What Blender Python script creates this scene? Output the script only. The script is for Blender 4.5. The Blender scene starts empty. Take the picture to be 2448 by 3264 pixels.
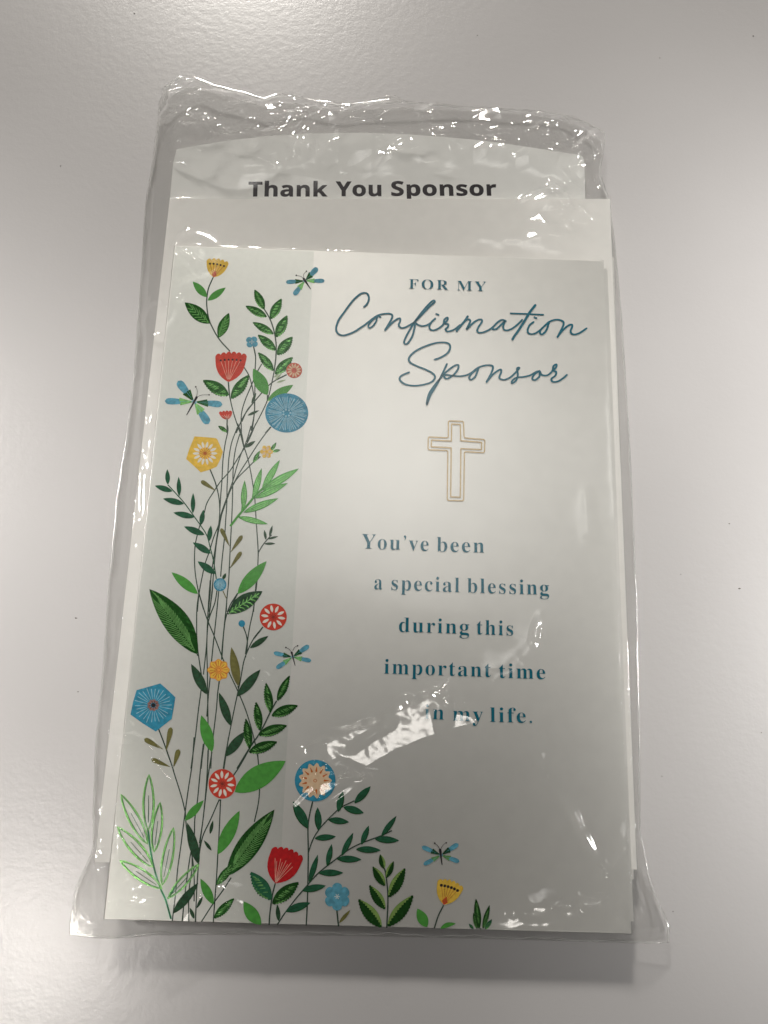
import bpy, math, random
import numpy as np
from mathutils import Vector, Matrix
random.seed(4); RNG = np.random.default_rng(4)
sc = bpy.context.scene; COL = sc.collection

# ---------------------------------------------------------------- camera
ZC = 0.0075                                   # height of the top face of the front card (metres)
CAM = Vector((-0.00173895, -0.04451022, 0.21836272 + ZC))
ROT = Matrix(((0.9993939, -0.0331515, -0.0106200), (0.0294346, 0.9676332, -0.2506382), (0.0185853, 0.2501737, 0.9680226)))
cd = bpy.data.cameras.new('camera'); cam = bpy.data.objects.new('camera', cd); COL.objects.link(cam)
cam.matrix_world = Matrix.Translation(CAM) @ ROT.to_4x4()
cd.sensor_fit = 'VERTICAL'; cd.sensor_height = 36; cd.lens = 2640 / 3264 * 36
cd.clip_start = 0.01; cd.clip_end = 20
sc.camera = cam

# ---------------------------------------------------------------- light
w = bpy.data.worlds.new('World'); sc.world = w; w.use_nodes = True
bg = w.node_tree.nodes['Background']; bg.inputs[0].default_value = (1.0, 0.93, 0.86, 1); bg.inputs[1].default_value = 0.012
def lamp(name, loc, target, size, power, color, spread=180):
    d = bpy.data.lights.new(name, 'AREA'); d.shape = 'RECTANGLE'; d.size, d.size_y = size
    d.energy = power; d.color = color; d.spread = math.radians(spread)
    o = bpy.data.objects.new(name, d); COL.objects.link(o); o.location = loc
    o.rotation_euler = (Vector(target) - Vector(loc)).to_track_quat('-Z', 'Y').to_euler()
    return o
lamp('ceiling_lamp', (-0.40, 2.45, 1.40), (0.02, 0.20, 0), (1.3, 0.22), 1.32, (1.0, 0.955, 0.89), 12)
lamp('ceiling_panel', (0.11, 0.53, 1.35), (0.06, 0.10, 0), (1.5, 0.70), 0.27, (1.0, 0.98, 0.935), 30)
lamp('side_lamp', (-0.60, -0.39, 1.20), (-0.24, -0.13, 0), (0.28, 0.26), 0.085, (1.0, 0.94, 0.88), 11)
lamp('left_fill', (-0.95, 0.30, 0.85), (-0.225, 0.0, 0), (0.24, 0.26), 0.15, (1.0, 0.97, 0.93), 8)  # added fill, no known source: lifts the table left of the bag
lamp('right_fill', (0.95, 0.10, 0.80), (0.275, 0.02, 0), (0.26, 0.28), 0.32, (1.0, 0.98, 0.95), 10)  # added narrow fill, no known source: a bright pool right of the bag
lamp('glint_light', (0.33, -0.66, 1.20), (0.0, 0.0, 0), (0.11, 0.09), 0.45, (1.0, 0.95, 0.88))  # added light, placed so the big film fold and creases glint
sc.view_settings.view_transform = 'Standard'; sc.view_settings.look = 'None'
sc.view_settings.exposure = 0.0; sc.view_settings.gamma = 1.0
sc.cycles.max_bounces = 12; sc.cycles.transparent_max_bounces = 24
sc.cycles.caustics_reflective = False

# ---------------------------------------------------------------- helpers
def at(u, v, z):
    """measured point of the photograph (2448 x 3264) -> place on the level plane z"""
    d = ROT @ Vector(((u - 1224) / 2640, -(v - 1632) / 2640, -1.0))
    return CAM + d * ((z - CAM.z) / d.z)

def tag(o, label=None, cat=None, group=None, kind=None):
    if label: o['label'] = label
    if cat: o['category'] = cat
    if group: o['group'] = group
    if kind: o['kind'] = kind
    return o

def empty(name, loc):
    o = bpy.data.objects.new(name, None); COL.objects.link(o); o.location = loc; o.empty_display_size = 0.01
    return o

def wloc(p):
    x = Vector((0, 0, 0))
    while p is not None:
        x += p.location; p = p.parent
    return x

class MB:
    def __init__(s): s.v = []; s.f = []; s.m = []
    def add(s, vs, fs, mi=0):
        n = len(s.v); s.v += [tuple(p) for p in vs]; s.f += [[i + n for i in f] for f in fs]; s.m += [mi] * len(fs)
    def build(s, name, mats, parent=None, smooth=False):
        if not isinstance(mats, (list, tuple)): mats = [mats]
        off = wloc(parent) if parent else Vector((0, 0, 0))
        me = bpy.data.meshes.new(name)
        me.from_pydata([(p[0] - off.x, p[1] - off.y, p[2] - off.z) for p in s.v], [], s.f)
        for m in mats: me.materials.append(m)
        me.polygons.foreach_set('material_index', s.m)
        if smooth: me.polygons.foreach_set('use_smooth', [True] * len(me.polygons))
        me.update()
        o = bpy.data.objects.new(name, me); COL.objects.link(o)
        if parent: o.parent = parent
        return o

def nodes(name):
    m = bpy.data.materials.new(name); m.use_nodes = True; nt = m.node_tree
    return m, nt, nt.nodes['Principled BSDF']

def noise(nt, scale, detail=3, rough=0.5, coord='Object'):
    tc = nt.nodes.new('ShaderNodeTexCoord'); n = nt.nodes.new('ShaderNodeTexNoise')
    nt.links.new(tc.outputs[coord], n.inputs['Vector'])
    n.inputs['Scale'].default_value = scale; n.inputs['Detail'].default_value = detail; n.inputs['Roughness'].default_value = rough
    return n

def tint(nt, b, c1, c2, scale, detail=3, lo=0.35, hi=0.65):
    n = noise(nt, scale, detail); r = nt.nodes.new('ShaderNodeValToRGB')
    r.color_ramp.elements[0].color = (*c1, 1); r.color_ramp.elements[1].color = (*c2, 1)
    r.color_ramp.elements[0].position = lo; r.color_ramp.elements[1].position = hi
    nt.links.new(n.outputs['Fac'], r.inputs[0]); nt.links.new(r.outputs[0], b.inputs['Base Color'])

def bump(nt, b, scale, dist, strength=1.0, detail=3):
    n = noise(nt, scale, detail); k = nt.nodes.new('ShaderNodeBump')
    k.inputs['Distance'].default_value = dist; k.inputs['Strength'].default_value = strength
    nt.links.new(n.outputs['Fac'], k.inputs['Height']); nt.links.new(k.outputs[0], b.inputs['Normal'])
    return k

def ink(name, c, var=0.14, rough=0.5, scale=900, pearl=0.0):
    m, nt, b = nodes(name); b.inputs['Roughness'].default_value = rough
    b.inputs['Specular IOR Level'].default_value = 0.2; b.inputs['Metallic'].default_value = pearl
    tint(nt, b, tuple(x * (1 - var) for x in c), tuple(min(1, x * (1 + var)) for x in c), scale, 4)
    return m

def foil(name, c, rough=0.24, sc_=480, d=0.00007, met=0.6):
    m, nt, b = nodes(name); b.inputs['Metallic'].default_value = met; b.inputs['Roughness'].default_value = rough
    tint(nt, b, tuple(x * 0.7 for x in c), c, 1200, 3)
    bump(nt, b, sc_, d, 1.0, 2)
    return m

def paper(name, c, rough=0.6, metal=0.0, spec=0.3, fleck=0.015):
    m, nt, b = nodes(name); b.inputs['Roughness'].default_value = rough
    b.inputs['Metallic'].default_value = metal; b.inputs['Specular IOR Level'].default_value = spec
    tint(nt, b, tuple(x * (1 - fleck) for x in c), tuple(min(1, x * (1 + fleck)) for x in c), 260, 6)
    bump(nt, b, 2600, 0.000004, 0.6, 3)
    return m

PAPER = paper('envelope_paper', (0.90, 0.885, 0.85), 0.65)
PAPER2 = paper('insert_paper', (0.80, 0.80, 0.775), 0.6)
STOCK = paper('pearl_card_stock', (0.80, 0.79, 0.755), 0.38, 0.72, 0.5)
BAND = ink('pale_green_band', (0.725, 0.735, 0.695), 0.015, 0.365, 700, 0.70)
EDGE = paper('card_cut_edge', (0.62, 0.60, 0.56), 0.7)

# inks
K_STEM = ink('stem_ink', (0.035, 0.065, 0.045))
K_TEAL = ink('teal_text_ink', (0.0, 0.15, 0.22), 0.1)
K_BLACK = ink('black_ink', (0.018, 0.014, 0.018))
K_DTEAL = ink('deep_green_leaf_ink', (0.012, 0.10, 0.045), 0.25)
K_DARK = ink('dark_leaf_ink', (0.022, 0.07, 0.03), 0.3)
K_LIGHT = ink('light_green_leaf_ink', (0.075, 0.33, 0.05), 0.12)
K_OLIVE = ink('olive_leaf_ink', (0.17, 0.16, 0.045), 0.2)
K_MOSS = ink('moss_leaf_ink', (0.22, 0.36, 0.09), 0.12)
K_PALE = ink('pale_leaf_ink', (0.36, 0.46, 0.28), 0.1)
K_BLUE = ink('blue_petal_ink', (0.03, 0.27, 0.42), 0.2)
K_SKY = ink('pale_blue_ink', (0.11, 0.37, 0.50), 0.22)
K_LBLUE = ink('blue_line_ink', (0.33, 0.56, 0.66), 0.1)
K_RED = ink('coral_red_ink', (0.64, 0.055, 0.03), 0.1)
K_DRED = ink('crimson_ink', (0.52, 0.008, 0.012), 0.15)
K_DOT = ink('dark_red_ink', (0.25, 0.03, 0.02))
K_CORAL = ink('salmon_ink', (0.62, 0.12, 0.07), 0.12)
K_PINK = ink('pink_line_ink', (0.80, 0.42, 0.33))
K_YEL = ink('yellow_ink', (0.84, 0.54, 0.07), 0.1)
K_ORA = ink('orange_ink', (0.80, 0.36, 0.06), 0.12)
K_BURN = ink('burnt_orange_ink', (0.55, 0.13, 0.02))
K_CREAM = ink('cream_petal_ink', (0.84, 0.80, 0.72), 0.03)
K_PEACH = ink('peach_ink', (0.76, 0.55, 0.36), 0.06)
K_GOLD = ink('gold_outline_ink', (0.50, 0.37, 0.20), 0.12, 0.3, 900, 0.5)
F_DARK = foil('dark_green_foil', (0.022, 0.15, 0.018), 0.22, 900, 0.00012, 0.65)
F_BRIGHT = foil('bright_green_foil', (0.34, 0.80, 0.24), 0.24, 1500, 0.00005, 0.6)
F_MID = foil('mid_green_foil', (0.08, 0.36, 0.06), 0.26, 700, 0.00008, 0.5)
F_TEAL = foil('teal_foil', (0.04, 0.25, 0.12), 0.24)

# ---------------------------------------------------------------- table
def make_table():
    m, nt, b = nodes('white_table_laminate')
    b.inputs['Roughness'].default_value = 0.25; b.inputs['Specular IOR Level'].default_value = 0.7
    tint(nt, b, (0.610, 0.594, 0.592), (0.640, 0.624, 0.622), 14, 5)
    n = noise(nt, 420, 4, 0.55); n2 = noise(nt, 1300, 2, 0.5); mx = nt.nodes.new('ShaderNodeMath'); mx.operation = 'MULTIPLY_ADD'
    mx.inputs[1].default_value = 0.35; nt.links.new(n2.outputs['Fac'], mx.inputs[0]); nt.links.new(n.outputs['Fac'], mx.inputs[2])
    k = nt.nodes.new('ShaderNodeBump'); k.inputs['Distance'].default_value = 0.00005; k.inputs['Strength'].default_value = 1.0
    nt.links.new(mx.outputs[0], k.inputs['Height']); nt.links.new(k.outputs[0], b.inputs['Normal'])
    mb = MB(); x0, x1, y0, y1 = -0.9, 0.9, -0.7, 0.9; t = 0.03
    mb.add([(x0, y0, 0), (x1, y0, 0), (x1, y1, 0), (x0, y1, 0), (x0, y0, -t), (x1, y0, -t), (x1, y1, -t), (x0, y1, -t)],
           [(0, 1, 2, 3), (7, 6, 5, 4), (0, 4, 5, 1), (1, 5, 6, 2), (2, 6, 7, 3), (3, 7, 4, 0)])
    tag(mb.build('table_top', m), kind='structure')
make_table()

# ---------------------------------------------------------------- paper slabs
def slab(mb, pts, z0, z1, mi_top=0, mi_side=0):
    """a sheet whose outline is given on its top plane z1 (anticlockwise seen from above)"""
    n = len(pts); top = [(p[0], p[1], z1) for p in pts]; bot = [(p[0], p[1], z0) for p in pts]
    mb.add(top, [list(range(n))], mi_top); mb.add(bot, [list(range(n))[::-1]], mi_side)
    v = []; f = []
    for i in range(n):
        j = (i + 1) % n; k = len(v); v += [bot[i], bot[j], top[j], top[i]]; f.append((k, k + 1, k + 2, k + 3))
    mb.add(v, f, mi_side)

def quad_px(pts, z): return [at(u, v, z) for u, v in pts]

CARD = [(557.4, 783), (1922.8, 832.6), (2011.5, 2975.4), (333.2, 2928.6)]     # TL TR BR BL
STACK = []                                                                     # (outline, height) for the film to lie on
def ccw(p):
    a = sum(p[i][0] * p[(i + 1) % len(p)][1] - p[(i + 1) % len(p)][0] * p[i][1] for i in range(len(p)))
    return p if a > 0 else p[::-1]

def rect(cx, cy, wx, wy, rot):
    c, s = math.cos(rot), math.sin(rot)
    return [Vector((cx + c * x - s * y, cy + s * x + c * y, 0)) for x, y in ((-wx/2, -wy/2), (wx/2, -wy/2), (wx/2, wy/2), (-wx/2, wy/2))]

# lower envelope, a second card, the printed insert, the top envelope
def envelope(name, outline, z0, z1, label):
    e = empty(name, (0, 0, z0))
    t = 0.00045; P = ccw(outline)
    a = MB(); slab(a, P, z1 - t, z1); a.build('front_panel', PAPER, e)
    a = MB(); slab(a, [p + Vector((0.0002, 0.0002, 0)) for p in P], z0, z0 + t); a.build('back_panel', PAPER, e)
    cx = sum((p for p in P), Vector()) / 4; inner = [cx + (p - cx) * 0.985 for p in P]
    a = MB(); slab(a, inner, z0 + t + 0.0001, z1 - t - 0.0001); a.build('folded_lining', PAPER, e)
    tag(e, label, 'envelope', 'white envelopes in the pack'); STACK.append((P, z1)); return e

def folded_card(name, outline, z0, z1, label):
    e = empty(name, (0, 0, z0)); t = 0.00038; P = ccw(outline)
    a = MB(); slab(a, P, z1 - t, z1, 0, 1); cov = a.build('cover', [STOCK, EDGE], e)
    a = MB(); slab(a, [p + Vector((0.0003, -0.0002, 0)) for p in P], z0, z0 + t, 0, 1); a.build('back_panel', [STOCK, EDGE], e)
    # the rolled fold along the left edge
    bl = min(P, key=lambda p: p.x + p.y); tl = min(P, key=lambda p: p.x - p.y); r = (z1 - z0) / 2; zc = (z0 + z1) / 2
    v = []; f = []
    for i in range(9):
        a_ = math.pi / 2 + math.pi * i / 8; dx = math.cos(a_) * r * 0.6; dz = math.sin(a_) * r
        v += [(bl.x + dx, bl.y, zc + dz), (tl.x + dx, tl.y, zc + dz)]
        if i: k = 2 * i; f.append((k - 2, k - 1, k + 1, k))
    a = MB(); a.add(v, f); a.build('fold', STOCK, e, True)
    tag(e, label, 'greeting card'); STACK.append((P, z1)); return e

envelope('envelope', rect(0.0012, 0.0105, 0.1315, 0.180, math.radians(-0.35)), 0.0004, 0.0021, 'white envelope at the bottom of the pack, hidden below the others except its edges')
folded_card('greeting_card', rect(0.0030, 0.0085, 0.1275, 0.176, math.radians(-0.8)), 0.0022, 0.0030, 'blank card edge low in the pack under the insert, seen only along the right side')
# insert
ins_z0, ins_z1 = 0.0032, 0.0035
top_curve = [(563, 476), (640, 462), (740, 446), (860, 433), (980, 426), (1100, 423), (1200, 424), (1300, 428), (1400, 435), (1500, 444), (1600, 456), (1700, 471), (1790, 485), (1846, 493), (1856, 498), (1861, 508), (1863, 530)]
outl = quad_px(top_curve + [(1866, 640), (1960, 2700), (330, 2700), (541, 640), (552, 520)], ins_z1)
ins = empty('paper_insert', (0, 0, ins_z0)); a = MB(); slab(a, ccw(outl), ins_z0, ins_z1, 0, 1); a.build('sheet', [PAPER2, EDGE], ins)
tag(ins, 'white paper insert with curved top edge, printed Thank You Sponsor, behind the top envelope', 'insert'); STACK.append((ccw(outl), ins_z1))
envelope('envelope', quad_px([(541, 634), (1944, 634), (2030, 2772), (302, 2748)], 0.0053), 0.0037, 0.0053, 'cream white envelope directly behind the flowered card, its blank top strip showing above it')
folded_card('greeting_card', quad_px([(566, 806), (1934, 856), (2017, 2935), (341, 2900)], 0.0061), 0.0054, 0.0061, 'second card just under the flowered card, only its right edge peeking out')
FRONT = folded_card('greeting_card', quad_px(CARD, ZC), 0.0063, ZC, 'topmost card, printed with flowers down its left side and the words Confirmation Sponsor')

# ---------------------------------------------------------------- print on the front card
class Frame:
    def __init__(s, u, v, k): s.u, s.v, s.k = u, v, k
    def __call__(s, p): return (s.u + s.k * p[0], s.v + s.k * p[1])
A = Frame(480, 780, .36166); B = Frame(450, 1350, .36166); C = Frame(350, 1850, .36166); D = Frame(220, 2350, .42194)
E = Frame(750, 2350, .36166); F = Frame(1250, 2400, .5425); G = Frame(800, 2100, .15823); H = Frame(820, 1880, .15672)
S1 = Frame(1050, 900, .27125); S2 = Frame(1450, 900, .27125); S3 = Frame(1250, 1070, .36166)
T1 = Frame(1000, 850, .60277); T2 = Frame(1000, 1600, .60277); T0 = Frame(780, 560, .4943)
fr = A
LIFT = [0.0]
def lift():
    LIFT[0] += 2.5e-7; return ZC + 1e-5 + LIFT[0]

def spline(pts, n=6):
    if len(pts) < 3: return [tuple(np.array(pts[0]) + (np.array(pts[-1]) - np.array(pts[0])) * i / n) for i in range(n + 1)]
    P = [np.array(p, float) for p in pts]; P = [2 * P[0] - P[1]] + P + [2 * P[-1] - P[-2]]; out = []
    for i in range(1, len(P) - 2):
        for k in range(n):
            t = k / n
            out.append(tuple(0.5 * (2 * P[i] + (P[i+1] - P[i-1]) * t + (2*P[i-1] - 5*P[i] + 4*P[i+1] - P[i+2]) * t*t + (3*P[i] - P[i-1] - 3*P[i+1] + P[i+2]) * t**3)))
    return out + [tuple(P[-2])]

def strip(mb, px, wid, z, mi=0, closed=False, cap=True):
    """px: points in photo pixels, wid: width (px) or function of 0..1"""
    P = np.array(px, float); n = len(P); vs = []; fs = []
    for i in range(n):
        a_, b_ = (P[(i-1) % n], P[(i+1) % n]) if closed else (P[max(i-1, 0)], P[min(i+1, n-1)])
        d = b_ - a_; L = np.hypot(*d) or 1; nrm = np.array([-d[1], d[0]]) / L
        ww = (wid(i / max(1, n-1)) if callable(wid) else wid) / 2
        vs += [at(*(P[i] + nrm * ww), z), at(*(P[i] - nrm * ww), z)]
    m = n if closed else n - 1
    for i in range(m):
        j = (i + 1) % n; fs.append((2*i, 2*i+1, 2*j+1, 2*j))
    mb.add(vs, fs, mi)
    if cap and not closed:
        for e in (0, n-1):
            ww = (wid(e / max(1, n-1)) if callable(wid) else wid) / 2
            mb.add([at(P[e][0] + ww * math.cos(t), P[e][1] + ww * math.sin(t), z + 2e-7) for t in np.linspace(0, 2*math.pi, 9)[:-1]], [list(range(8))], mi)

def fan(mb, c, ring, z, mi=0):
    vs = [at(*c, z)] + [at(*p, z) for p in ring]; n = len(ring)
    mb.add(vs, [(0, i + 1, (i + 1) % n + 1) for i in range(n)], mi)

def ring(c, rx, ry=None, n=40, f=None, rot=0):
    ry = ry or rx; out = []
    for i in range(n):
        t = 2 * math.pi * i / n; k = f(t) if f else 1
        out.append((c[0] + rx * k * math.cos(t + rot), c[1] + ry * k * math.sin(t + rot)))
    return out

def leaf_pts(b, t, w, prof, asym=0.0, bend=0.0, n=16, jag=0, side=1):
    """two edges of a leaf from base b to tip t (photo px)"""
    b = np.array(b, float); t = np.array(t, float); d = t - b; L = np.hypot(*d); d /= L; nn = np.array([-d[1], d[0]])
    if nn[1] < 0: nn = -nn                                     # nn points down the photo
    a1, a2, mid = [], [], []
    for i in range(n + 1):
        s = i / n
        if prof == 'point': h = math.sin(math.pi * s ** 0.9) ** 0.85
        elif prof == 'round': h = (math.sin(math.pi * min(1, s ** 1.35)) ** 0.62)
        elif prof == 'club': h = (s ** 0.8) * (max(0, 1 - s ** 6)) ** 0.5 * 1.05
        else: h = math.sin(math.pi * s)
        c = b + d * L * s + nn * bend * L * math.sin(math.pi * s)
        lo = 1 - asym; up = 1 + asym
        j = 0
        if jag and 0 < i < n and i % 2: j = jag * w * (0.6 + 0.5 * random.random())
        a1.append(c - nn * w * h * up); a2.append(c + nn * (w * h * lo + j)); mid.append(c)
    return a1, a2, mid, nn, d, L

def leaf(parent, b, t, w, kind='light', asym=0.0, bend=0.0, name='leaf'):
    k = fr.k; b = fr(b); t = fr(t); w = w * k; z = lift(); mb = MB()
    mats = {'light': [K_LIGHT], 'teal': [K_DTEAL], 'dark': [K_DARK], 'olive': [K_OLIVE], 'serr': [F_DARK, F_BRIGHT], 'hatch': [F_DARK, F_BRIGHT],
            'ribs': [K_DARK, F_BRIGHT], 'moss': [K_MOSS, F_DARK], 'line': [F_MID, F_BRIGHT, K_DTEAL], 'open': [F_BRIGHT, K_DTEAL], 'shade': [K_DTEAL, F_DARK],
            'pale': [K_PALE], 'muted': [K_DARK, K_DTEAL], 'half': [K_LIGHT, F_BRIGHT], 'tealfoil': [F_TEAL, F_BRIGHT], 'brown': [K_OLIVE, K_DARK]}[kind]
    prof = 'club' if kind == 'olive' else ('round' if kind == 'lround' else 'point')
    n = 24 if kind in ('serr', 'moss', 'tealfoil') else 14
    a1, a2, mid, nn, d, L = leaf_pts(b, t, w, prof, asym, bend, n, 0.20 if kind in ('serr', 'tealfoil') else 0)
    if kind != 'open':
        m = n + 1; vs = [at(*p, z) for p in a1] + [at(*p, z) for p in mid] + [at(*p, z) for p in a2]
        fs = [(i, i + 1, m + i + 1, m + i) for i in range(n)] + [(m + i, m + i + 1, 2*m + i + 1, 2*m + i) for i in range(n)]
        mb.add(vs, fs, 0)
    z2 = lift(); z3 = lift()
    lw = max(1.0, 0.05 * w + 0.9)
    P = lambda s, o: tuple(b + d * L * s + nn * (bend * L * math.sin(math.pi * s) + o * w * math.sin(math.pi * s ** 0.9) ** 0.85)) if False else tuple(np.array(b) + d * L * s + nn * (bend * L * math.sin(math.pi * s) + o * w * math.sin(math.pi * s ** 0.9) ** 0.85))
    if kind in ('serr', 'tealfoil'):  # bright strokes: foil ribs and edge flashes, with glints drawn in as colour
        nr = max(5, int(L / 7))
        for i in range(nr):
            s = 0.14 + 0.7 * i / nr + random.uniform(-.02, .02)
            if random.random() < .85: strip(mb, [P(s, -0.25 + random.uniform(-.15, .15)), P(s + 0.05, 0.15), P(s + 0.07, 0.4)], lambda q, lw=lw: lw * (1.35 - .7 * q), z2, 1)
        if random.random() < .85: strip(mb, [P(s, 0.88 + .14 * math.sin(s * 60)) for s in np.linspace(0.1, random.uniform(.45, .8), 14)], lambda q: lw * 2.0 * (1 - q) + .5, z3, 1)
    elif kind == 'hatch':
        nr = max(6, int(L / 15))
        for i in range(nr):
            s = 0.06 + 0.72 * i / nr
            strip(mb, [P(s, 0.05), P(s + 0.10, 0.42), P(s + 0.17, 0.80)], max(1.9, lw * .5), z2, 1, cap=False)
            strip(mb, [P(s, 0.0), P(s + 0.12, -0.28), P(s + 0.22, -0.55)], max(1.7, lw * .4), z3, 1, cap=False)
    elif kind == 'ribs':
        strip(mb, [P(s, 0) for s in np.linspace(0.02, 0.9, 10)], lw * 1.4, z2, 1)
        for i in range(7):
            s = 0.08 + 0.11 * i
            strip(mb, [P(s, 0), P(s + .08, .5), P(s + .09, .85)], lw * 1.5, z2, 1, cap=False); strip(mb, [P(s, 0), P(s + .1, -.5)], lw * 1.3, z3, 1, cap=False)
    elif kind == 'moss':
        m = n + 1; j = [0.25 * w * (i % 2) * (0 < i < n) for i in range(m)]
        up = [np.array(mid[i]) - nn * (0.25 * w * math.sin(math.pi * i / n) + j[i] * .8) for i in range(m)]; lo = [np.array(a2[i]) + nn * (j[i] * .5) for i in range(m)]
        mb.add([at(*p, z2) for p in up] + [at(*p, z2) for p in lo], [(i, i + 1, m + i + 1, m + i) for i in range(n)], 1)
    elif kind == 'line':
        for o, l0, l1 in ((-.45, .12, .82), (.05, .08, .88), (.5, .12, .82)):
            strip(mb, [P(s, o) for s in np.linspace(l0, l1, 10)], lambda q: lw * 1.5 * math.sin(math.pi * q) + .6, z2, 1)
        strip(mb, [P(s, -.25) for s in np.linspace(.15, .8, 8)], 1.2, z3, 2); strip(mb, [P(s, .3) for s in np.linspace(.15, .8, 8)], 1.2, z3, 2)
    elif kind == 'open':
        cl = [tuple(p) for p in a1] + [tuple(p) for p in a2[::-1]][1:-1]
        strip(mb, cl, 6.2, z, 0, closed=True)
        strip(mb, [P(s, -.78) for s in np.linspace(.05, .93, 14)], 1.7, z2, 1); strip(mb, [P(s, .78) for s in np.linspace(.05, .93, 14)], 1.7, z2, 1)
        strip(mb, [P(s, 0) for s in np.linspace(.14, .62, 8)], 2.2, z2, 1)
    elif kind == 'shade':
        strip(mb, [P(s, 0.92) for s in np.linspace(0.02, .85, 12)], lambda q: lw * 1.6, z2, 1)
        strip(mb, [P(s, 0.0) for s in np.linspace(0.05, .5, 6)], lw * .6, z3, 1)
    elif kind == 'muted':
        for i in range(6):
            s = .15 + .11 * i; strip(mb, [P(s, 0), P(s + .07, .55)], lw * .9, z2, 1, cap=False); strip(mb, [P(s, 0), P(s + .07, -.55)], lw * .9, z2, 1, cap=False)
    elif kind == 'half':
        m = n + 1; lo = [np.array(mid[i]) + (np.array(a2[i]) - np.array(mid[i])) * .25 for i in range(m)]
        cut = int(n * .62); mb.add([at(*p, z2) for p in lo[:cut]] + [at(*p, z2) for p in a2[:cut]], [(i, i + 1, cut + i + 1, cut + i) for i in range(cut - 1)], 1)
    return mb.build(name, mats, parent)

def sprig(stems, label=None, w=4.2, mat=None, name='printed_sprig'):
    mb = MB(); mat = mat or K_STEM
    for s in stems:
        q = spline([fr(p) for p in s], 5); strip(mb, q, w, lift(), 0, cap=False)
    o = mb.build(name, mat, FRONT)
    if label: o['label'] = label
    return o

def tulip(parent, base, left, right, nsc, mat, lines, dots, tipmat=None, dip=0.10, bulge=0.30, name='flower'):
    k = fr.k; b = np.array(fr(base), float); l = np.array(fr(left), float); r = np.array(fr(right), float); mb = MB()
    out = []
    up = -(b - (l + r) / 2); up /= np.hypot(*up)
    def side(p, sgn):
        q = []
        for s in np.linspace(0, 1, 9):
            c = b + (p - b) * s; d = p - b; nn = np.array([-d[1], d[0]]); nn *= sgn
            q.append(c + nn * bulge * 0.5 * math.sin(math.pi * s ** .9))
        return q
    L_ = side(l, -1); R_ = side(r, 1)
    if np.dot(L_[4] - (b + l) / 2, r - l) > 0: L_ = side(l, 1)
    if np.dot(R_[4] - (b + r) / 2, l - r) > 0: R_ = side(r, -1)
    top = []; W_ = np.hypot(*(r - l))
    for i in range(nsc):
        for q in np.linspace(0, 1, 7)[(1 if i else 0):]:
            s = (i + q) / nsc
            top.append(l + (r - l) * s + up * (W_ * dip * math.sin(math.pi * s) + W_ / nsc * .42 * math.sin(math.pi * q) ** .7))
    out = L_[:-1] + top + R_[::-1][1:-1]
    c = b * .42 + (l + r) * .29
    fan(mb, c, [tuple(p) for p in out], lift(), 0)
    z = lift()
    if tipmat is not None:
        fan(mb, b + up * W_ * .06, [tuple(b), tuple(b * .72 + L_[5] * .28), tuple(b + up * W_ * .32), tuple(b * .72 + R_[5] * .28)], z, 2)
    z = lift(); zz = lift()
    for i in range(nsc if dots else 8):
        n_ = nsc if dots else 8; s = .16 + .68 * i / (n_ - 1); e = l + (r - l) * s + up * W_ * (dip * math.sin(math.pi * s) * .6 - (.10 if dots else .16 + .1 * (i % 2)))
        e = b + (e - b) * (.88 if lines == 'short' else .93)
        s0 = b + (e - b) * (.12 if dots else .05)
        strip(mb, [tuple(s0), tuple((s0 + e) / 2), tuple(e)], 1.5, z, 1, cap=False)
        if dots: fan(mb, e, ring(e, 3.4 * k / .36, n=8), zz, 3)
    return mb.build(name, [mat, K_PINK if mat in (K_RED, K_DRED) else K_BURN, tipmat or K_ORA, K_BLACK], parent)

def disc(parent, c, rx, ry, mat, petals=0, pmat=None, pr=(.25, .9), pw=.12, rays=0, raymat=None, rr=(.1, .85), core=None, f=None, shape=None, name='flower', rot=0.0, extra=None, ellipse=True):
    k = fr.k; c = fr(c); rx *= k; ry *= k; mb = MB()
    if shape: rg = [fr(p) for p in shape]
    else: rg = ring(c, rx, ry, 60 if f else 40, f)
    fan(mb, c, rg, lift(), 0)
    mats = [mat, pmat or K_CREAM, raymat or K_BURN, core or K_BURN, K_PINK]
    z = lift()
    for i in range(petals):
        t = rot + 2 * math.pi * i / petals + random.uniform(-.03, .03); d = np.array([math.cos(t), math.sin(t)]) * np.array([rx, ry])
        a_, b_ = np.array(c) + d * pr[0], np.array(c) + d * pr[1]; m_ = (a_ + b_) / 2; nn = np.array([-d[1], d[0]])
        fan(mb, m_, [tuple(a_ + (b_ - a_) * q + nn * pw * s_ * math.sin(math.pi * q) ** .7) for s_, qs in ((1, np.linspace(0, 1, 8)), (-1, np.linspace(1, 0, 8)[1:-1])) for q in qs], z, 1)
    z = lift()
    for i in range(rays):
        t = rot * .5 + 2 * math.pi * i / rays + random.uniform(-.04, .04); q = random.uniform(.88, 1.05); d = np.array([math.cos(t) * rx, math.sin(t) * ry])
        strip(mb, [tuple(np.array(c) + d * rr[0]), tuple(np.array(c) + d * (rr[0] + rr[1] * q) / 2), tuple(np.array(c) + d * rr[1] * q)], lambda s: 1.0 + 1.3 * s, z, 2, cap=False)
    if core: fan(mb, c, ring(c, .1 * rx, .1 * ry, 10), lift(), 3)
    if extra: extra(mb, c, rx, ry)
    return mb.build(name, mats, parent)

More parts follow.
